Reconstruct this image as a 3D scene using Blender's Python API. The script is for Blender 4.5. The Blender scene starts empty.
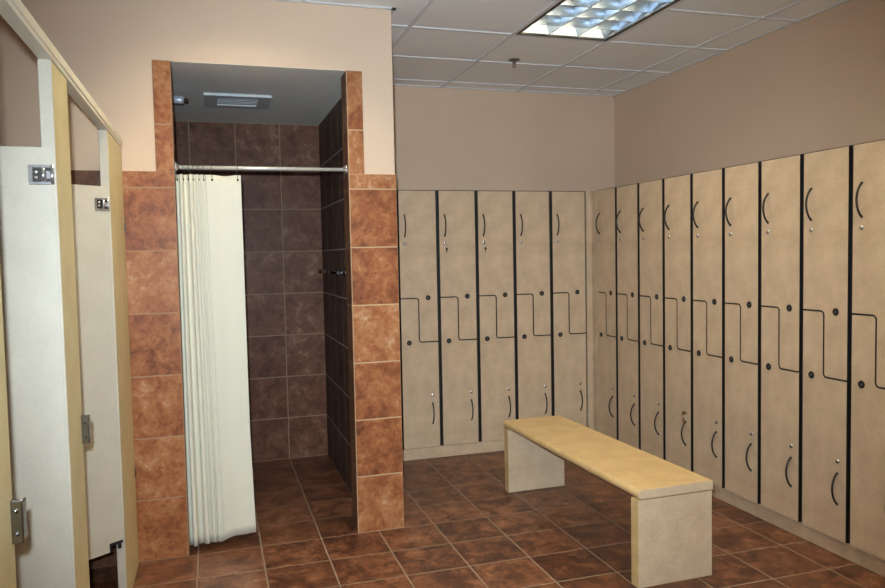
import bpy, bmesh, math, random
from mathutils import Vector, Matrix
random.seed(7)
C = bpy.context.scene.collection
PI = math.pi

# ------------------------------------------------------------------ measures
FX0, FPX, FPY = -0.4367, 0.3033, 0.2915      # floor tile joints
WT = 0.30                                     # wall tile pitch
ZC = 2.727                                    # ceiling
ZO = 2.40                                     # top of the shower opening / shower ceiling
ZT = 1.877                                    # top of the tile wainscot
XI, XL, XP = -0.244, -1.0853, -0.162          # opening: right jamb, left jamb, inner edge of the upper strip
XLS = XL - (XP - XI)
XSR, XSL, YS = -0.16, -1.17, 1.619            # shower interior
YB, XR = 1.2433, 1.8214                       # locker fronts
WB, WR = 1.669, 2.27                          # back wall, right wall
ZB, LH = 0.0817, 1.83                         # locker plinth, locker height
XS = -1.315                                   # stall front
LXW, RYW = -3.0, -5.2                         # left wall, rear wall

# ------------------------------------------------------------------ materials
class NT:
    def __init__(self, name):
        self.m = bpy.data.materials.new(name); self.m.use_nodes = True
        self.t = self.m.node_tree; self.n = self.t.nodes; self.l = self.t.links
        self.b = self.n['Principled BSDF']
    def add(self, typ, **kw):
        nd = self.n.new(typ)
        for k, v in kw.items(): setattr(nd, k, v)
        return nd
    def link(self, a, b): self.l.new(a, b)
    def math(self, op, a, b=None, c=None):
        nd = self.add('ShaderNodeMath', operation=op)
        for i, v in enumerate((a, b, c)):
            if v is None: continue
            if isinstance(v, (int, float)): nd.inputs[i].default_value = v
            else: self.link(v, nd.inputs[i])
        return nd.outputs[0]
    def ramp(self, fac, stops):
        nd = self.add('ShaderNodeValToRGB')
        els = nd.color_ramp.elements
        while len(els) > 1: els.remove(els[-1])
        els[0].position = stops[0][0]; els[0].color = (*stops[0][1], 1)
        for p, c in stops[1:]:
            e = els.new(p); e.color = (*c, 1)
        self.link(fac, nd.inputs[0]); return nd.outputs[0]
    def mix(self, fac, a, b, mode='MIX'):
        nd = self.add('ShaderNodeMix', data_type='RGBA', blend_type=mode)
        for s, v in ((nd.inputs[0], fac), (nd.inputs[6], a), (nd.inputs[7], b)):
            if isinstance(v, (int, float)): s.default_value = v
            elif isinstance(v, tuple): s.default_value = (*v, 1)
            else: self.link(v, s)
        return nd.outputs[2]
    def bump(self, h, strength, dist):
        nd = self.add('ShaderNodeBump'); nd.inputs['Strength'].default_value = strength
        nd.inputs['Distance'].default_value = dist
        self.link(h, nd.inputs['Height']); self.link(nd.outputs[0], self.b.inputs['Normal'])
    def coord(self): return self.add('ShaderNodeTexCoord').outputs['Object']
    def noise(self, vec, scale, detail=4, rough=.55, dist=0.0):
        nd = self.add('ShaderNodeTexNoise'); nd.inputs['Scale'].default_value = scale
        nd.inputs['Detail'].default_value = detail; nd.inputs['Roughness'].default_value = rough
        nd.inputs['Distortion'].default_value = dist
        self.link(vec, nd.inputs['Vector']); return nd.outputs[0]

def plain(name, col, rough=.5, metal=0.0, spec=.5, emit=None):
    t = NT(name); b = t.b
    b.inputs['Base Color'].default_value = (*col, 1); b.inputs['Roughness'].default_value = rough
    b.inputs['Metallic'].default_value = metal; b.inputs['Specular IOR Level'].default_value = spec
    if emit:
        b.inputs['Emission Color'].default_value = (*emit[0], 1); b.inputs['Emission Strength'].default_value = emit[1]
    return t.m

def laminate(name, dark, light, rough=.42):
    """fine speckled plastic laminate"""
    t = NT(name); co = t.coord()
    a = t.noise(co, 9, 3, .6); b = t.noise(co, 130, 3, .7)
    f = t.math('ADD', t.math('MULTIPLY', a, .55), t.math('MULTIPLY', b, .45))
    col = t.ramp(f, [(.36, dark), (.62, light)])
    t.link(col, t.b.inputs['Base Color']); t.b.inputs['Roughness'].default_value = rough
    t.b.inputs['Specular IOR Level'].default_value = .35
    return t.m

def tile(name, pitch, off, stops, grout, gw=.004, rough=.38, cell_var=.25, seed=0.0, spec=.3):
    """square tiles in object space: walls use (x,z) or (y,z), floors (x,y); cloudy glaze differing tile by tile"""
    t = NT(name); co = t.coord()
    geo = t.add('ShaderNodeNewGeometry'); sn = t.add('ShaderNodeSeparateXYZ'); t.link(geo.outputs['True Normal'], sn.inputs[0])
    sp = t.add('ShaderNodeSeparateXYZ'); t.link(co, sp.inputs[0])
    ax = t.math('GREATER_THAN', t.math('ABSOLUTE', sn.outputs[0]), .7)
    az = t.math('GREATER_THAN', t.math('ABSOLUTE', sn.outputs[2]), .7)
    # u: x (or y on faces whose normal is x); v: z (or y on horizontal faces)
    def lerp(f, a, b): return t.math('ADD', t.math('MULTIPLY', f, b), t.math('MULTIPLY', t.math('SUBTRACT', 1.0, f), a))
    ux = t.math('DIVIDE', t.math('SUBTRACT', sp.outputs[0], off[0]), pitch[0])
    uy = t.math('DIVIDE', t.math('SUBTRACT', sp.outputs[1], off[1]), pitch[1])
    uz = t.math('DIVIDE', t.math('SUBTRACT', sp.outputs[2], off[2]), pitch[2])
    u = lerp(ax, ux, uy); v = lerp(az, uz, uy)
    pu = lerp(ax, float(pitch[0]), float(pitch[1])); pv = lerp(az, float(pitch[2]), float(pitch[1]))
    def edge(c, p):
        f = t.math('FRACT', c); d = t.math('MINIMUM', f, t.math('SUBTRACT', 1.0, f))
        return t.math('MULTIPLY', d, p)
    d = t.math('MINIMUM', edge(u, pu), edge(v, pv))
    mr = t.add('ShaderNodeMapRange', interpolation_type='SMOOTHSTEP')
    mr.inputs['From Min'].default_value = gw * .5; mr.inputs['From Max'].default_value = gw * 1.1
    t.link(d, mr.inputs['Value']); mask = mr.outputs[0]
    cid = t.add('ShaderNodeCombineXYZ')
    t.link(t.math('FLOOR', u), cid.inputs[0]); t.link(t.math('FLOOR', v), cid.inputs[1]); cid.inputs[2].default_value = seed
    wn = t.add('ShaderNodeTexWhiteNoise', noise_dimensions='3D'); t.link(cid.outputs[0], wn.inputs['Vector'])
    sc = t.add('ShaderNodeVectorMath', operation='SCALE'); t.link(wn.outputs['Color'], sc.inputs[0]); sc.inputs['Scale'].default_value = 13.0
    ad = t.add('ShaderNodeVectorMath', operation='ADD'); t.link(co, ad.inputs[0]); t.link(sc.outputs[0], ad.inputs[1])
    n1 = t.noise(ad.outputs[0], 9.5, 8, .66, .45); n2 = t.noise(ad.outputs[0], 42, 6, .7, .6)
    f = t.math('ADD', t.math('MULTIPLY', n1, .66), t.math('MULTIPLY', n2, .34))
    f = t.math('ADD', f, t.math('MULTIPLY', t.math('SUBTRACT', wn.outputs['Value'], .5), cell_var * .35))
    col = t.ramp(f, stops)
    t.link(t.mix(mask, grout, col), t.b.inputs['Base Color'])
    rr = t.math('ADD', t.math('MULTIPLY', t.math('SUBTRACT', 1.0, mask), .4), t.math('ADD', t.math('MULTIPLY', n2, .25), rough - .12))
    t.link(rr, t.b.inputs['Roughness'])
    t.b.inputs['Specular IOR Level'].default_value = spec
    hh = t.math('ADD', mask, t.math('MULTIPLY', n1, .35))
    t.bump(hh, .35, .003)
    return t.m

def paint(name, col, rough=.75, bump=.12, scale=160):
    t = NT(name); co = t.coord(); n = t.noise(co, scale, 3)
    n0 = t.noise(co, 1.7, 2)
    c = t.ramp(n0, [(.3, tuple(x * .97 for x in col)), (.7, tuple(min(1, x * 1.03) for x in col))])
    t.link(c, t.b.inputs['Base Color']); t.b.inputs['Roughness'].default_value = rough
    t.b.inputs['Specular IOR Level'].default_value = .25
    t.bump(n, bump, .002); return t.m

M = {}
M['paint'] = paint('beige_paint', (.71, .53, .385))
M['gypsum'] = paint('grey_gypsum', (.90, .90, .83))
t = NT('acoustic_tile'); co = t.coord(); n = t.noise(co, 220, 4, .7); n0 = t.noise(co, 3, 2)
t.link(t.ramp(n, [(.33, (.82, .84, .84)), (.6, (.92, .94, .94))]), t.b.inputs['Base Color'])
t.b.inputs['Roughness'].default_value = .9; t.b.inputs['Specular IOR Level'].default_value = .1; t.bump(n, .3, .003)
M['acoustic'] = t.m
M['tbar'] = plain('white_tee_bar', (.72, .73, .74), .45)
M['wall_tile'] = tile('terracotta_wall_tile', (WT, WT, WT), (XI, 0.0, 0.0),
    [(.34, (.13, .042, .019)), (.44, (.245, .083, .034)), (.51, (.33, .125, .050)), (.58, (.40, .178, .077)), (.69, (.55, .36, .22))], (.50, .35, .21), .004, .42, .3, 1.0, .15)
M['wall_tile_left'] = tile('terracotta_wall_tile_left', (WT, WT, WT), (XL, 0.0, 0.0),
    [(.34, (.13, .042, .019)), (.44, (.245, .083, .034)), (.51, (.33, .125, .050)), (.58, (.40, .178, .077)), (.69, (.55, .36, .22))], (.36, .22, .13), .004, .42, .3, 5.0, .15)
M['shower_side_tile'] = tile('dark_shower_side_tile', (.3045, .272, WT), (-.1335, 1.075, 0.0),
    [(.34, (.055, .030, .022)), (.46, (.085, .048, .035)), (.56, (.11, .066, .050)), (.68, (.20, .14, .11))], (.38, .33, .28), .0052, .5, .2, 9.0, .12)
M['shower_tile'] = tile('umber_shower_tile', (.3045, .3, WT), (-.1335, YS, 0.0),
    [(.34, (.070, .028, .016)), (.46, (.13, .053, .030)), (.56, (.18, .083, .048)), (.68, (.32, .20, .14))], (.30, .21, .14), .004, .45, .2, 3.0, .15)
M['floor_tile'] = tile('brown_floor_tile', (FPX, FPY, .3), (FX0, 0.0, 0.0),
    [(.34, (.042, .019, .013)), (.45, (.10, .039, .022)), (.53, (.18, .070, .034)), (.61, (.26, .115, .060)), (.70, (.36, .20, .13))], (.30, .22, .155), .0044, .33, .25, 7.0)
M['lam'] = laminate('maple_laminate', (.44, .315, .19), (.60, .45, .29))
M['lam_locker'] = laminate('tan_locker_laminate', (.53, .385, .25), (.68, .52, .355))
M['lam_bench'] = laminate('honey_bench_laminate', (.55, .37, .165), (.68, .49, .25), .38)
M['lam_stall'] = laminate('golden_stall_laminate', (.66, .55, .29), (.77, .66, .38), .45)
M['lam_stall_lit'] = laminate('pale_flash_lit_stall_laminate', (.50, .445, .35), (.57, .51, .41), .5)  # stall laminate paled as by flash light, for doors and pilaster edges
M['lam_bench_lit'] = laminate('beige_flash_lit_bench_laminate', (.55, .41, .265), (.69, .54, .37), .42)  # bench laminate with flash light put into its colour, for end faces
M['black'] = plain('black_edge', (.012, .011, .011), .45)
M['black_metal'] = plain('black_metal', (.015, .014, .013), .45, .0)
M['dark_metal'] = plain('dark_handle_metal', (.045, .04, .035), .33, .6)
M['disc'] = plain('grey_disc', (.11, .10, .10), .5)
M['chrome'] = plain('chrome', (.80, .81, .82), .20, .9)
M['steel'] = plain('satin_steel', (.66, .63, .55), .38, .35)
M['pale_chrome'] = plain('dull_chrome', (.60, .66, .72), .35, .4)
M['alu'] = plain('aluminium_rail', (.76, .71, .58), .45, .1)
M['dark_chrome'] = plain('dark_chrome', (.30, .31, .32), .18, 1.0)
M['brass'] = plain('brass_key_metal', (.45, .25, .09), .3, .9)
M['vent'] = plain('vent_enamel', (.62, .66, .66), .4)
M['slat'] = plain('pale_slat_enamel', (.88, .93, .92), .35)
M['vent_dark'] = plain('vent_duct', (.05, .055, .055), .7)
M['louver'] = plain('aluminium_louver', (.33, .39, .46), .36, 1.0)
M['housing'] = plain('grey_housing', (.42, .47, .54), .5)
for i_, e_ in enumerate((43.0, 74.0, 68.0, 50.0)): M['tube%d' % i_] = plain('lit_tube', (.9, .9, .9), .5, emit=((1.0, .83, .54), e_))
M['sprinkler'] = plain('sprinkler_bronze', (.20, .17, .15), .35, .8)
t = NT('curtain_vinyl'); co = t.coord(); n = t.noise(co, 300, 2)
t.b.inputs['Base Color'].default_value = (.67, .64, .525, 1); t.b.inputs['Roughness'].default_value = .55
t.b.inputs['Specular IOR Level'].default_value = .3
t.b.inputs['Subsurface Weight'].default_value = .0; t.bump(n, .08, .001)
M['curtain'] = t.m

# ------------------------------------------------------------------ mesh helpers
def box(bm, x0, x1, y0, y1, z0, z1, bev=0.0, seg=2, mi=0):
    r = bmesh.ops.create_cube(bm, size=1.0)
    for v in r['verts']:
        v.co = Vector((x0 if v.co.x < 0 else x1, y0 if v.co.y < 0 else y1, z0 if v.co.z < 0 else z1))
    fs = set(f for v in r['verts'] for f in v.link_faces)
    for f in fs: f.material_index = mi
    if bev:
        es = list(set(e for v in r['verts'] for e in v.link_edges))
        bmesh.ops.bevel(bm, geom=es, offset=bev, segments=seg, profile=.5, affect='EDGES')
def tube(bm, pts, r, n=10, cap=True, squash=None):
    """round bar along a list of points"""
    pts = [Vector(p) for p in pts]; rings = []
    for i, p in enumerate(pts):
        d = (pts[min(i + 1, len(pts) - 1)] - pts[max(i - 1, 0)]).normalized()
        a = d.orthogonal() if i == 0 else (rings_dir - d * rings_dir.dot(d))
        a.normalize(); rings_dir = a.copy(); b = d.cross(a)
        rr = r[i] if isinstance(r, (list, tuple)) else r
        rings.append([bm.verts.new(p + a * math.cos(2 * PI * k / n) * rr + b * math.sin(2 * PI * k / n) * rr) for k in range(n)])
    for i in range(len(rings) - 1):
        for k in range(n):
            f = bm.faces.new((rings[i][k], rings[i][(k + 1) % n], rings[i + 1][(k + 1) % n], rings[i + 1][k])); f.smooth = True
    if cap:
        bm.faces.new(rings[0][::-1]); bm.faces.new(rings[-1])
def lathe(bm, prof, origin, axis, n=20):
    """profile (radius, along) about an axis from origin"""
    ax = Vector(axis).normalized(); a = ax.orthogonal().normalized(); b = ax.cross(a); o = Vector(origin)
    rings = []
    for r, h in prof:
        if r < 1e-6: rings.append([bm.verts.new(o + ax * h)])
        else: rings.append([bm.verts.new(o + ax * h + (a * math.cos(2 * PI * k / n) + b * math.sin(2 * PI * k / n)) * r) for k in range(n)])
    for A, B in zip(rings, rings[1:]):
        for k in range(n):
            k2 = (k + 1) % n
            if len(A) == 1 and len(B) == 1: continue
            if len(A) == 1: f = bm.faces.new((A[0], B[k2], B[k]))
            elif len(B) == 1: f = bm.faces.new((A[k], A[k2], B[0]))
            else: f = bm.faces.new((A[k], A[k2], B[k2], B[k]))
            f.smooth = True
def prism(bm, pts, axis, d0, d1, mi_face=0, mi_side=0):
    """polygon of (u, v) extruded along axis ('y': u=x v=z, 'z': u=x v=y, 'x': u=y v=z)"""
    def P(u, v, d):
        return {'y': (u, d, v), 'z': (u, v, d), 'x': (d, u, v)}[axis]
    A = [bm.verts.new(P(u, v, d0)) for u, v in pts]; B = [bm.verts.new(P(u, v, d1)) for u, v in pts]
    f = bm.faces.new(A); f.material_index = mi_face
    g = bm.faces.new(B[::-1]); g.material_index = mi_face
    n = len(pts)
    for i in range(n):
        h = bm.faces.new((A[i], B[i], B[(i + 1) % n], A[(i + 1) % n])); h.material_index = mi_side
def obj(name, bm, mats, parent=None, **props):
    bmesh.ops.recalc_face_normals(bm, faces=bm.faces[:])
    me = bpy.data.meshes.new(name); bm.to_mesh(me); bm.free()
    for m in (mats if isinstance(mats, (list, tuple)) else [mats]): me.materials.append(m)
    o = bpy.data.objects.new(name, me); C.objects.link(o)
    if parent: o.parent = parent
    for k, v in props.items(): o[k] = v
    return o
def tag(o, label, cat, group=None):
    o['label'] = label; o['category'] = cat
    if group: o['group'] = group
    return o
def thing(name, label, cat, loc=(0, 0, 0), rz=0.0, group=None):
    o = bpy.data.objects.new(name, None); C.objects.link(o)
    o.empty_display_size = .1; o.location = loc; o.rotation_euler = (0, 0, rz)
    return tag(o, label, cat, group)
def struct(name, bm, m): return obj(name, bm, m, kind='structure')
def N(): return bmesh.new()
def copy_tree(o, parent=None):
    c = o.copy(); C.objects.link(c)
    if parent: c.parent = parent
    for ch in list(o.children): copy_tree(ch, c)
    return c

# ------------------------------------------------------------------ setting
b = N(); box(b, LXW - .1, WR + .1, RYW - .1, WB + .1, -.1, 0); struct('floor', b, M['floor_tile'])
# painted walls
b = N()
box(b, LXW, XLS, .008, .15, ZT, ZC + .2); box(b, XLS, XP, .008, .15, ZO, ZC + .2); box(b, XP, 0, .008, .15, ZT, ZC + .2)
struct('wall_front', b, M['paint'])
b = N(); box(b, XSR + .01, 0, .15, WB, 0, ZC + .2); struct('wall_side', b, M['paint'])
b = N(); box(b, XSR, WR + .1, WB, WB + .1, 0, ZC + .2); struct('wall_back', b, M['paint'])
b = N(); box(b, WR, WR + .1, RYW, WB, 0, ZC + .2); struct('wall_right', b, M['paint'])
b = N(); box(b, LXW - .1, LXW, RYW, .15, 0, ZC + .2); struct('wall_left', b, M['paint'])
b = N(); box(b, LXW - .1, WR + .1, RYW - .1, RYW, 0, ZC + .2); struct('wall_rear', b, M['paint'])
# tiled wainscot and surround of the shower opening
b = N(); box(b, LXW, XS - .016, 0, .15, 0, ZT, .002, 1); struct('trim_4', b, M['shower_tile'])
b = N(); box(b, XS - .016, XL, 0, .15, 0, ZT, .002, 1); box(b, XLS, XL, 0, .15, ZT - .001, ZO, .002, 1)
struct('trim_1', b, M['wall_tile_left'])
b = N(); box(b, XI, 0.005, 0, .15, 0, ZT, .002, 1); box(b, XI, XP, 0, .15, ZT - .001, ZO, .002, 1)
box(b, -.001, .002, .15, YB - .001, 0, ZT)
struct('trim_2', b, M['wall_tile'])
b = N(); box(b, XI - .0015, XI, .008, .15, 0, ZO); box(b, XL, XL + .0015, .008, .15, 0, ZO); struct('trim_3', b, M['shower_tile'])
# cap course: joint line under the bullnose row is in the tile pattern (1.8 m)
b = N(); box(b, XSL - .1, XSR + .01, YS, YS + .1, 0, ZO); struct('wall_shower_back', b, M['shower_tile'])
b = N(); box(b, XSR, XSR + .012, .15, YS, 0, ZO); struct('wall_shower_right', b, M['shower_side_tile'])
b = N(); box(b, XSL - .1, XSL, .15, YS, 0, ZO); struct('wall_shower_left', b, M['shower_tile'])
b = N(); box(b, XSL - .1, XSR + .012, .15, YS + .1, ZO, ZO + .1); box(b, XL, XI, .009, .151, ZO - .0015, ZO + .004); struct('ceiling_shower', b, M['gypsum'])

# suspended ceiling: lay-in tiles on a tee grid, holes where the troffers sit
CX0, CPX, CY0, CPY = .785, .62, .27, .608
TROF = [(CX0, CY0 - 2 * CPY), (CX0 - 3 * CPX, CY0 - 3 * CPY), (CX0, CY0 - 5 * CPY), (CX0 - 3 * CPX, CY0 - 7 * CPY)]  # third light is unseen, shifted along the grid to brighten the right lockers
def in_trof(x, y): return any(tx < x < tx + CPX and ty < y < ty + 2 * CPY for tx, ty in TROF)
bt = N(); bg = N()
for i in range(-7, 4):
    for j in range(-10, 4):
        x0, y0 = CX0 + i * CPX, CY0 + j * CPY
        x1, y1 = x0 + CPX, y0 + CPY
        if in_trof((x0 + x1) / 2, (y0 + y1) / 2): continue
        x0, x1 = max(x0, LXW), min(x1, WR); y0, y1 = max(y0, RYW), min(y1, WB)
        if x1 - x0 < .02 or y1 - y0 < .02: continue
        if x1 <= 0.02 and y0 >= .1: continue
        box(bt, x0, x1, y0, y1, ZC, ZC + .016)
struct('ceiling', bt, M['acoustic'])
h = .007
for i in range(-6, 4):
    x = CX0 + i * CPX
    if LXW < x < WR: box(bg, x - .012, x + .012, RYW, WB if x > 0 else .008, ZC - h, ZC + .001)
for j in range(-9, 4):
    y = CY0 + j * CPY
    if RYW < y < WB:
        # interrupted by the troffers' middle
        segs = [(LXW if y < .008 else 0.0, WR)]
        for tx, ty in TROF:
            if abs(y - (ty + CPY)) < .05:
                segs = [s for a, c in segs for s in ((a, tx), (tx + CPX, c))]
        for a, c in segs: box(bg, a, c, y - .012, y + .012, ZC - h + .0005, ZC + .001)
for (x0, x1, y0, y1) in ((0, WR, WB - .022, WB), (WR - .022, WR, RYW, WB), (LXW, .022, -.014, .008), (0, .022, -.014, WB)):
    box(bg, x0, x1, y0, y1, ZC - h + .001, ZC + .001)
struct('ceiling_grid', bg, M['tbar'])
b = N(); box(b, LXW - .1, WR + .1, RYW - .1, WB + .1, ZC + .2, ZC + .3); struct('ceiling_slab', b, M['gypsum'])

# ------------------------------------------------------------------ lockers
PB, PR = .29277, .28987
def rounded_z(w, up, g=.0042, r=.018):
    """outline of one interlocking door (local x, z); up = upper door"""
    xa, xb, xm = .0128, w - .0128, w * .485
    zA, zB = 1.151, .839
    def arc(cx, cz, a0, a1, rr, n=5): return [(cx + rr * math.cos(math.radians(a0 + (a1 - a0) * k / n)), cz + rr * math.sin(math.radians(a0 + (a1 - a0) * k / n))) for k in range(n + 1)]
    zt = ZB + LH - .007
    if up:
        # corner at (xm, zA) is re-entrant, corner at (xm, zB) is convex
        p = [(xa, zt), (xa, zA + g)]
        p += arc(xm - r, zA - r, 90, 0, r + g)
        p += arc(xm + r, zB + r, 180, 270, r - g)
        p += [(xb, zB + g), (xb, zt)]
    else:
        p = [(xb, ZB + .003), (xb, zB - g)]
        p += arc(xm + r, zB + r, 270, 180, r + g)
        p += arc(xm - r, zA - r, 0, 90, r - g)
        p += [(xa, zA - g), (xa, ZB + .003)]
    return p
def bow(bm, x, z0, z1, depth=.031):
    zc, hh = (z0 + z1) / 2, (z1 - z0) / 2; pts = []
    for k in range(17):
        s = -1 + 2 * k / 16; pts.append((x, -depth * (1 - s * s) ** .8 - .001, zc + hh * s))
    tube(bm, pts, [.0062 if k in (0, 16) else .005 for k in range(17)], 8)
def make_locker(w, hu):
    """local x to the viewer's right, front at y = 0, y to the back"""
    root = bpy.data.objects.new('locker', None); C.objects.link(root); root.empty_display_size = .1
    b = N(); box(b, .0005, w - .0005, .0215, .40, ZB, ZB + LH); obj('body', b, M['lam_locker'], root)
    b = N(); box(b, .0, w, .0175, .0215, ZB + .001, ZB + LH - .001); obj('face_frame', b, M['black'], root)['label'] = 'black frame showing between the doors'
    for up in (True, False):
        b = N(); prism(b, rounded_z(w, up), 'y', 0, .017, 0, 1)
        d = obj('door', b, [M['lam_locker'], M['black']], root)
        d['label'] = 'upper door' if up else 'lower door'
        b = N(); hx = hu if up else .229; bow(b, hx, 1.584 if up else .253, 1.735 if up else .402); obj('handle', b, M['dark_metal'], d)['label'] = 'dark bow handle'
        b = N(); lathe(b, [(0, -.005), (.005, -.006), (.006, -.005), (.010, -.005), (.0115, -.002), (.0115, .001)], (hu if up else .2295, 0, 1.536 if up else .457), (0, 1, 0), 14)
        obj('lock', b, M['chrome'], d)['label'] = 'chrome keyhole lock'
        b = N(); cx, cz = (w * .727, 1.153) if up else (w * .232, .838)
        lathe(b, [(0.0, -.0022), (.0055, -.0022)], (cx, 0, cz), (0, 1, 0), 20)
        for f in b.faces: f.material_index = 1
        lathe(b, [(.0055, -.0022), (.0065, -.004), (.016, -.004), (.018, -.002), (.018, .0005)], (cx, 0, cz), (0, 1, 0), 20)
        obj('bumper', b, [M['black'], M['disc']], d)['label'] = 'round black bumper'
    return root
def place(proto, first, loc, rz, label, group):
    o = proto if first else copy_tree(proto)
    o.location = loc; o.rotation_euler = (0, 0, rz); tag(o, label, 'locker', group); return o
backL = ['tan two-door locker hidden behind the shower wall, on the back wall',
    'greyish tan two-door locker beside the tiled shower pilaster, first on the back wall',
    'tan two-door locker with keys in its upper lock, second from the shower pilaster',
    'tan two-door locker with keys in its upper lock, third from the shower pilaster',
    'tan two-door locker without keys, fourth from the shower pilaster, behind the bench end',
    'tan two-door locker on the back wall, last before the corner filler']
pb = make_locker(PB, .051)
for k in range(-1, 5):
    place(pb, k == -1, (.3121 + k * PB, YB, 0), 0, backL[k + 1], 'lockers along the back wall')
rightL = ['brown two-door locker beside the corner filler, first of the right wall',
    'brown two-door locker on the right wall, second from the corner',
    'brown two-door locker on the right wall, third from the corner',
    'brown two-door locker with a brass key in its lower lock, right wall',
    'brown two-door locker on the right wall, next after the one with the brass key',
    'tan two-door locker on the right wall, sixth from the corner, beyond the bench end',
    'tan two-door locker on the right wall, seventh from the corner',
    'tan two-door locker on the right wall, eighth from corner, last with lower handle showing',
    'tan two-door locker on the right wall, cut off by the edge of the photo',
    'tan two-door locker on the right wall, tenth from the corner']
pr = make_locker(PR, .061)
Y8 = -1.1401
for k in range(10):
    place(pr, k == 0, (XR, Y8 + (8 - k) * PR, 0), -PI / 2, rightL[k], 'lockers along the right wall')
yc = Y8 + 8 * PR
b = N(); prism(b, [(.3121 + 5 * PB + .001, YB), (XR, YB), (XR, yc + .001), (XR + .40, yc + .001), (XR + .40, YB + .40), (.3121 + 5 * PB + .001, YB + .40)], 'z', 0.0, ZB + LH - .002)
tag(obj('corner_filler', b, M['lam_locker']), 'narrow pale filler post in the corner between the two locker rows', 'filler panel')
b = N(); box(b, 0.002, .3121 + 5 * PB, YB + .006, YB + .40, 0, ZB - .0005, .002, 1); struct('baseboard_back', b, M['lam_locker'])
b = N(); box(b, XR + .0225, XR + .40, Y8 - 2 * PR, yc, 0, ZB - .0005, .002, 1); struct('baseboard_right', b, M['lam_locker'])

def key(name, loc, rz, label, mat, cat='key', big=False):
    o = thing(name, label, cat, loc, rz, None)
    b = N(); s = 1.25 if big else 1.0
    lathe(b, [(0, -.0015), (.011 * s, -.0015), (.011 * s, .0015), (0, .0015)], (0, -.019, 0), (1, 0, 0), 14); box(b, -.001, .001, -.012, -.0055, -.004, .004)
    obj('key_blade', b, mat, o)
    b = N(); tube(b, [(0.003 + .010 * math.sin(a * PI / 6), -.026, -.014 - .010 + .010 * math.cos(a * PI / 6)) for a in range(13)], .0012, 6); obj('key_ring', b, M['chrome'], o)
    b = N(); lathe(b, [(0, -.0012), (.010 * s, -.0012), (.010 * s, .0012), (0, .0012)], (.006, -.026, -.044), (1, .35, 0), 14)
    box(b, .004, .007, -.0275, -.0245, -.068, -.048); obj('spare_key', b, mat, o)
    return o
key('key', (.3121 + PB + .0505, YB, 1.536), 0, 'small keys hanging from the upper lock of the second back wall locker', M['dark_metal'])
key('key', (.3121 + 2 * PB + .0505, YB, 1.536), 0, 'small keys hanging from the upper lock of the third back wall locker', M['dark_metal'])
key('key', (XR, Y8 + 5 * PR - .2295, .457), -PI / 2, 'brass coloured keys in the lower lock of a brown right wall locker', M['brass'], big=True)

# ------------------------------------------------------------------ bench
B0 = Vector((.741, .397, 0)); ang = math.atan2(.031, 1.45)
bench = thing('bench', 'honey laminate bench with two panel legs standing on the brown tiles', 'bench', B0, ang)
W, L, TH, ZS = .388, 1.455, .042, .432
b = N()
r = .021; prof = []
for k in range(9):
    a = PI / 2 + PI * k / 8 * 1.0
    prof.append((r + r * math.cos(a), ZS - r + r * math.sin(a)))
prof += [(W - 0, ZS - TH), (W, ZS - .006), (W - .006, ZS)]
prism(b, prof, 'y', -L, 0, 0, 0); bmesh.ops.recalc_face_normals(b, faces=b.faces[:])
bmesh.ops.bevel(b, geom=[e for e in b.edges if abs(e.verts[0].co.y - e.verts[1].co.y) < 1e-5], offset=.002, segments=1, affect='EDGES')
for f in b.faces: f.material_index = 1 if abs(f.normal.y) > .9 and f.calc_area() > .005 else 0  # seat ends get the flash-lit beige tone as colour
obj('seat', b, [M['lam_bench'], M['lam_bench_lit']], bench)
for y0 in (-.060, -L + .004):
    b = N(); box(b, .004, W - .004, y0, y0 + .056, 0, ZS - TH - .004, .0015, 1); box(b, .02, W - .02, y0 + .012, y0 + .044, ZS - TH - .005, ZS - TH + .001)
    for f in b.faces: f.material_index = 1 if f.calc_area() > .08 else 0  # broad leg faces carry the painted-in flash tone, edges stay honey
    obj('leg', b, [M['lam_bench'], M['lam_bench_lit']], bench)

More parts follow.
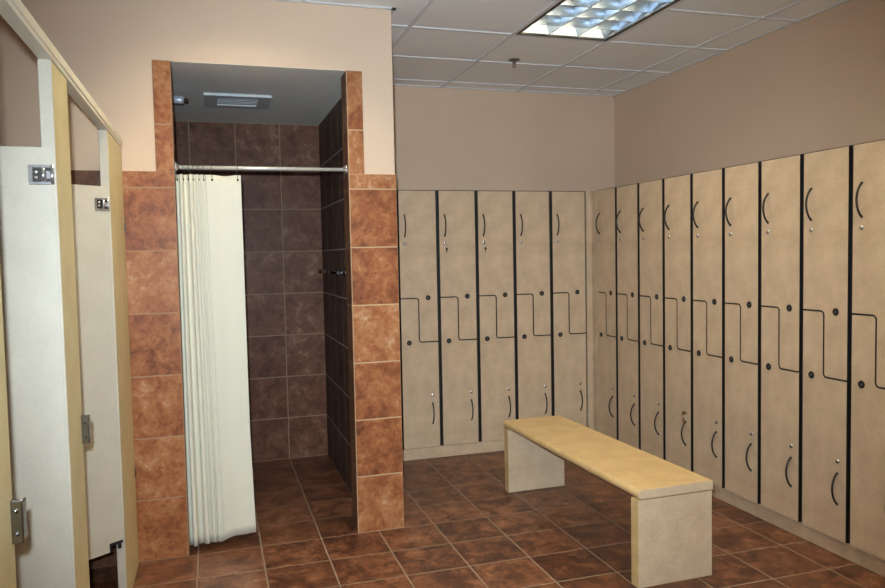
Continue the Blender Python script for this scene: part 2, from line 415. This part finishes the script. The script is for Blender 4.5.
# ------------------------------------------------------------------ shower fittings
rod = thing('curtain_rod', 'steel curtain rod across the top of the shower opening', 'curtain rod', ((XI + XL) / 2, .05, 1.903))
hw = (XI - XL) / 2
b = N(); tube(b, [(-hw + .002, 0, 0), (hw - .002, 0, 0)], .0095, 16); obj('rod', b, M['steel'], rod)
for s in (-1, 1):
    b = N(); lathe(b, [(0, 0), (.026, 0), (.027, .004), (.02, .009), (.013, .02), (.0096, .022)], (s * (hw - .0005), 0, 0), (-s, 0, 0), 20); obj('flange', b, M['chrome'], rod)
cur = thing('shower_curtain', 'cream shower curtain bunched at the left of the shower opening', 'shower curtain', (XL, .05, 0))
b = N(); nu, nv = 150, 40; x_l, x_r = .006, .305
def cpos(u, v):
    zt_, zb_ = 1.868, .042
    q = u
    # pleats on the gathered part, a broad flat sheet to the right
    ga = .135 + .025 * v                                  # width of the gathered part
    if u < .62: t_ = u / .62; x = t_ * ga; ph = (t_ + .07 * math.sin(2 * PI * t_ + 1.0)) * 4.5 * 2 * PI
    else: t_ = (u - .62) / .38; x = ga + t_ * (.303 - ga + .004 * v + .014 * max(0, v - .7) * 3); ph = 4.5 * 2 * PI + .07 * 4.5 * 2 * PI * math.sin(1.0) + t_ * 1.3 * PI
    g = 1 if u < .5 else max(.35, 1 - (u - .5) * 3.5)
    amp = (.015 + .009 * v) * g * (.8 + .3 * math.sin(7 * u + 1))
    y = -amp * math.cos(ph + .35 * math.sin(3 * v + 4 * u)) - .006 * math.sin(6.0 * u + 2 * v)
    x += .005 * math.sin(2 * ph) * (1 if u < .62 else .15) * (.5 + .5 * v)
    ztop = zt_ - (.003 * (1 - math.cos((u - .69) / .27 * 2 * PI)) if .69 < u < .96 else 0)
    sm_ = min(1, max(0, (u - .58) / .2)); zbot = zb_ - .008 + .004 * math.cos(ph) * (1 - sm_) + .026 * sm_ * sm_ * (3 - 2 * sm_)
    return Vector((x_l + x, y - .006, ztop + (zbot - ztop) * v))
grid = [[b.verts.new(cpos(i / nu, j / nv)) for i in range(nu + 1)] for j in range(nv + 1)]
for j in range(nv):
    for i in range(nu):
        f = b.faces.new((grid[j][i], grid[j][i + 1], grid[j + 1][i + 1], grid[j + 1][i])); f.smooth = True
cl = obj('cloth', b, M['curtain'], cur)
sm = cl.modifiers.new('thickness', 'SOLIDIFY'); sm.thickness = .0018
for u, on in ((.02, 0), (.14, 0), (.26, 1), (.36, 0), (.47, 0), (.585, 1), (.69, 1), (.965, 1)):
    p = cpos(u, 0.011); x = p.x; b = N(); zr = 1.903
    pts = []
    for k in range(13):
        a = -PI * .15 + PI * 1.3 * k / 12
        pts.append((x, .0125 * math.cos(a), zr + .0125 * math.sin(a)))
    tube(b, [(x, p.y - .005, p.z - .005), (x, p.y - .006, p.z + .02), (x, .0105, zr - .011)] + pts, .0013, 6)
    lathe(b, [(0, -.004), (.004, -.003), (.0055, 0), (0, .002)], (x, p.y - .003, p.z - .004), (0, 1, 0), 10)
    obj('curtain_hook', b, M['black_metal'], cur)

vent = thing('ceiling_vent', 'grey slatted vent in the ceiling of the shower', 'vent', (-.75, .85, ZO))
b = N()
for (x0, x1, y0, y1) in ((-.19, .19, -.17, -.105), (-.19, .19, .105, .17), (-.19, -.115, -.105, .105), (.115, .19, -.105, .105)): box(b, x0, x1, y0, y1, -.014, 0)
obj('frame', b, M['vent'], vent)
b = N(); box(b, -.115, .115, -.105, .105, -.002, 0); obj('duct', b, M['vent_dark'], vent)
for k in range(5):
    b = N(); y = -.088 + k * .044; prism(b, [(y - .017, -.013), (y - .015, -.015), (y + .014, -.004), (y + .012, -.002)], 'x', -.115, .115); obj('slat', b, M['slat'], vent)

sh = thing('shower_fixture', 'chrome shower head on the left shower wall near the ceiling', 'shower head', (XSL, .62, 2.345))
b = N(); tube(b, [(0, 0, 0), (.05, 0, .002), (.062, 0, .001)], .011, 12); lathe(b, [(0, .0), (.03, .0), (.028, .006), (.012, .012)], (0, 0, 0), (1, 0, 0), 18); obj('arm', b, M['chrome'], sh)
b = N(); lathe(b, [(0, 0), (.016, 0), (.022, .006), (.023, .05), (.020, .066), (.0, .068)], (.058, 0, -.001), (1, 0, -.06), 20); obj('head', b, M['pale_chrome'], sh)
b = N(); lathe(b, [(0, 0), (.011, 0), (.013, .006), (.012, .02), (0, .021)], (.126, 0, -.005), (1, 0, -.06), 16); obj('nozzle', b, M['dark_metal'], sh)

gb = thing('grab_bar', 'short chrome bar fixed to the dark right shower wall', 'grab bar', (XSR, 1.05, 1.357))
b = N(); tube(b, [(-.045, .355, 0), (-.045, -.42, 0)], .0105, 12); obj('bar', b, M['dark_chrome'], gb)
for y in (.34, .02, -.40):
    b = N(); lathe(b, [(0, 0), (.022, 0), (.022, .006), (.011, .01), (.010, .045), (.015, .047), (.015, .058), (0, .06)], (-.0005, y, 0), (-1, 0, 0), 16); obj('bracket', b, M['dark_chrome'], gb)

# ------------------------------------------------------------------ toilet stalls
TS = .033
part = thing('stall_front', 'yellowish laminate toilet stall front with pilasters under a headrail', 'partition', (XS, 0, 0))
pil = [(-2.95, -2.205), (-1.612, -1.392), (-.505, -.003)]
for i, (y0, y1) in enumerate(pil):
    b = N(); box(b, -TS, 0, y0, y1, 0.0, 1.985, .0015, 1)
    for f in b.faces: f.material_index = 1 if abs(f.calc_center_median().y - y0) < .002 or abs(f.calc_center_median().y - y1) < .002 else 0  # edge faces take the paler laminate, painting in the flash they catch
    p = obj('pilaster', b, [M['lam_stall'], M['lam_stall_lit']], part)
    if i < 2:
        b = N(); box(b, .0, .021, y1 - .020, y1 - .013, .918, 1.003, .003, 2); box(b, .0, .003, y1 - .02, y1 + .0, .918, 1.003, .001, 1); box(b, .016, .021, y1 - .02, y1 + .012, .922, .999, .002, 2)
        for z in (.938, .982): lathe(b, [(0, .004), (.003, .0035), (.005, .001), (.005, 0)], (.009, y1 - .020, z), (0, -1, 0), 12)
        obj('door_keeper', b, M['dark_chrome'], p)['label'] = 'chrome door stop plate'
    else:
        for z in (1.614, .443):
            b = N(); box(b, .0, .007, y1 - .025, y1, z - .02, z + .02, .003, 2); obj('wall_bracket', b, M['dark_chrome'], p)
b = N(); Y0, Y1 = -2.95, -.003
prism(b, [(-TS + .003, 1.9855), (.003, 1.9855), (.003, 1.998), (.006, 2.000), (.006, 2.022), (.002, 2.030), (-.006, 2.038), (-TS + .003, 2.038)], 'y', Y0, Y1)
obj('headrail', b, M['alu'], part)
b = N(); box(b, LXW - XS + .003, -TS, -1.515, -1.49, .3, 1.72, .0015, 1); obj('divider_panel', b, M['lam_stall'], part)

def stall_door(Y, w, ang, label, z0=.266, z1=1.756):
    """hinged at the far pilaster's near edge, opened inwards by ang"""
    d = thing('stall_door', label, 'stall door', (XS - .004, Y - .003, 0), ang)
    # local: closed door runs along -y from the hinge, thickness towards -x
    b = N(); pts = [(-.002, z1), (-w, z1), (-w, z0), (-.062, z0), (-.062, z0 + .036), (-.002, z0 + .036)]
    prism(b, pts, 'x', -.026, 0)
    obj('panel', b, M['lam_stall_lit'], d)
    b = N(); zc = 1.684
    for (u0, u1, a0, a1) in ((-.062, -.001, zc + .018, zc + .026), (-.062, -.001, zc - .026, zc - .018), (-.062, -.052, zc - .018, zc + .018)): box(b, 0, .004, u0, u1, a0, a1, .0015, 1)
    for zz in (-.012, .012): lathe(b, [(0, .004), (.004, .003), (.005, 0)], (.002, -.043, zc + zz * .6), (1, 0, 0), 10)
    tube(b, [(.004, -.026, zc - .018), (.004, -.026, zc + .018)], .005, 10); tube(b, [(.003, -.005, zc - .026), (.003, -.005, zc + .026)], .0045, 10)
    box(b, .0, .0025, -.02, -.006, zc - .010, zc + .010, .001, 1)
    obj('hinge', b, M['chrome'], d)['label'] = 'chrome pivot hinge at the top'
    b = N(); box(b, .0002, .001, -.052, -.006, zc - .018, zc + .018); obj('hinge_recess', b, M['dark_metal'], d)
    b = N(); box(b, -.026, .002, -.061, -.003, z0 + .024, z0 + .036, .001, 1); box(b, -.026, .002, -.061, -.052, z0 + .0, z0 + .025, .001, 1)
    tube(b, [(-.012, -.012, z0 + .0), (-.012, -.012, z0 + .03)], .008, 10)
    obj('hinge', b, M['black_metal'], d)['label'] = 'pivot hinge at the bottom, coloured dark for shade'  # black metal puts the shadow on this hinge into its colour
    b = N(); box(b, 0, .012, -w + .02, -w + .07, .985, 1.015, .003, 2); box(b, -.03, .0, -w - .003, -w + .02, .99, 1.01, .002, 1); obj('latch', b, M['chrome'], d)
    return d
stall_door(-1.612, .56, -math.radians(89), 'greyish white stall door standing wide open at the near end of the stall front')
stall_door(-.505, .87, -math.radians(53), 'cream stall door standing ajar beside the tiled wall')

# ------------------------------------------------------------------ ceiling lights and sprinkler
def troffer(x, y, label, ti):
    o = thing('ceiling_light', label, 'ceiling light', (x + CPX / 2, y + CPY, ZC), 0, 'recessed louvered ceiling lights')
    hx, hy, H = CPX / 2 - .013, CPY - .013, .125
    b = N(); th = .002
    box(b, -hx, hx, -hy, hy, H, H + th); 
    for s in (-1, 1):
        box(b, min(s * hx, s * (hx - th)), max(s * hx, s * (hx - th)), -hy, hy, 0, H); box(b, -hx, hx, min(s * hy, s * (hy - th)), max(s * hy, s * (hy - th)), 0, H)
    obj('housing', b, M['housing'], o)
    b = N(); fw = .022
    for s in (-1, 1):
        a0, a1 = sorted((s * hx, s * (hx - fw))); box(b, a0, a1, -hy, hy, -.006, .004)
        a0, a1 = sorted((s * hy, s * (hy - fw))); box(b, -hx + fw, hx - fw, a0, a1, -.006, .004)
    obj('frame', b, M['black_metal'], o)['label'] = 'dark frame'
    ix, iy = hx - fw, hy - fw
    b = N()
    def para(c, wt, wb, z0, z1):   # curved (parabolic) wedge section, wide at the top
        pts = []
        for k in range(7):
            s = k / 6; pts.append((c + wb + (wt - wb) * s ** 2.2, z0 + (z1 - z0) * s))
        return pts + [(2 * c - p[0], p[1]) for p in reversed(pts)]
    for k in range(1, 3): prism(b, para(-ix + 2 * ix * k / 3, .030, .004, .0, .070), 'y', -iy, iy)
    for s in (-1, 1):
        pts = [p for p in para(s * ix, .030, .002, .0, .070) if (p[0] - s * ix) * s <= 1e-6] ; pts = pts + [(s * ix, .070), (s * ix, .0)]
        prism(b, pts, 'y', -iy, iy)
    for k in range(1, 7): prism(b, para(-iy + 2 * iy * k / 7, .016, .003, .0015, .062), 'x', -ix, ix)
    obj('louver', b, M['louver'], o)
    for k in range(3):
        b = N(); xx = -ix + 2 * ix * (k + .5) / 3; tube(b, [(xx, -iy + .01, .097), (xx, iy - .01, .097)], .0135, 10); obj('tube', b, M['tube%d' % ti], o)
labs = ['recessed louvered light in the ceiling above the bench', 'recessed louvered light above the aisle in front of the shower',
        'unseen recessed louvered light placed to brighten the near right lockers', 'recessed louvered light above the near stall doors']
for i_, ((x, y), l) in enumerate(zip(TROF, labs)): troffer(x, y, l, i_)
sp = thing('ceiling_sprinkler', 'small bronze sprinkler head hanging from a ceiling tile', 'sprinkler', (1.021, .80, ZC))
b = N(); lathe(b, [(0, 0), (.038, 0), (.038, .004), (.02, .009), (.0, .009)], (0, 0, 0), (0, 0, -1), 22); obj('escutcheon', b, M['sprinkler'], sp)
b = N(); lathe(b, [(0, .008), (.012, .008), (.012, .022), (.008, .024), (.008, .03), (.0, .03)], (0, 0, 0), (0, 0, -1), 14)
for s in (-1, 1): tube(b, [(s * .009, 0, -.022), (s * .012, 0, -.034), (s * .003, 0, -.046)], .0022, 6)
lathe(b, [(0, .045), (.013, .046), (.013, .048), (0, .048)], (0, 0, 0), (0, 0, -1), 16); obj('head', b, M['sprinkler'], sp)

# ------------------------------------------------------------------ camera
cam = bpy.data.cameras.new('camera'); co_ = bpy.data.objects.new('camera', cam); C.objects.link(co_)
yaw, pitch, roll, fpx = -.30112, -.05284, -.01998, 743.51
fwd = Vector((-math.sin(yaw) * math.cos(pitch), math.cos(yaw) * math.cos(pitch), math.sin(pitch)))
right = Vector((math.cos(yaw), math.sin(yaw), 0)); up = right.cross(fwd)
r2 = right * math.cos(roll) + up * math.sin(roll); u2 = up * math.cos(roll) - right * math.sin(roll)
m = Matrix((r2, u2, -fwd)).transposed().to_4x4(); m.translation = Vector((-.93469, -3.7998, 1.45418)); co_.matrix_world = m
cam.sensor_fit = 'HORIZONTAL'; cam.sensor_width = 36; cam.lens = fpx / 885 * 36; cam.clip_start = .02
bpy.context.scene.camera = co_
# the flash on the photographer's camera
FL = bpy.data.lights.new('camera_flash', 'SPOT'); FL.energy = 450; FL.color = (.85, 1.02, 1.16); FL.shadow_soft_size = .018
FL.spot_size = math.radians(82); FL.spot_blend = 1.0
fo = bpy.data.objects.new('camera_flash', FL); C.objects.link(fo)
fm = m.copy(); fm.translation = m.translation + u2 * .085 - r2 * .035; fo.matrix_world = fm

w = bpy.data.worlds.new('world'); bpy.context.scene.world = w; w.use_nodes = True
w.node_tree.nodes['Background'].inputs[0].default_value = (.0, .0, .0, 1)
vs = bpy.context.scene.view_settings; vs.view_transform = 'Standard'; vs.look = 'None'; vs.gamma = 1; vs.exposure = 0.05
bpy.context.scene.display_settings.display_device = 'sRGB'
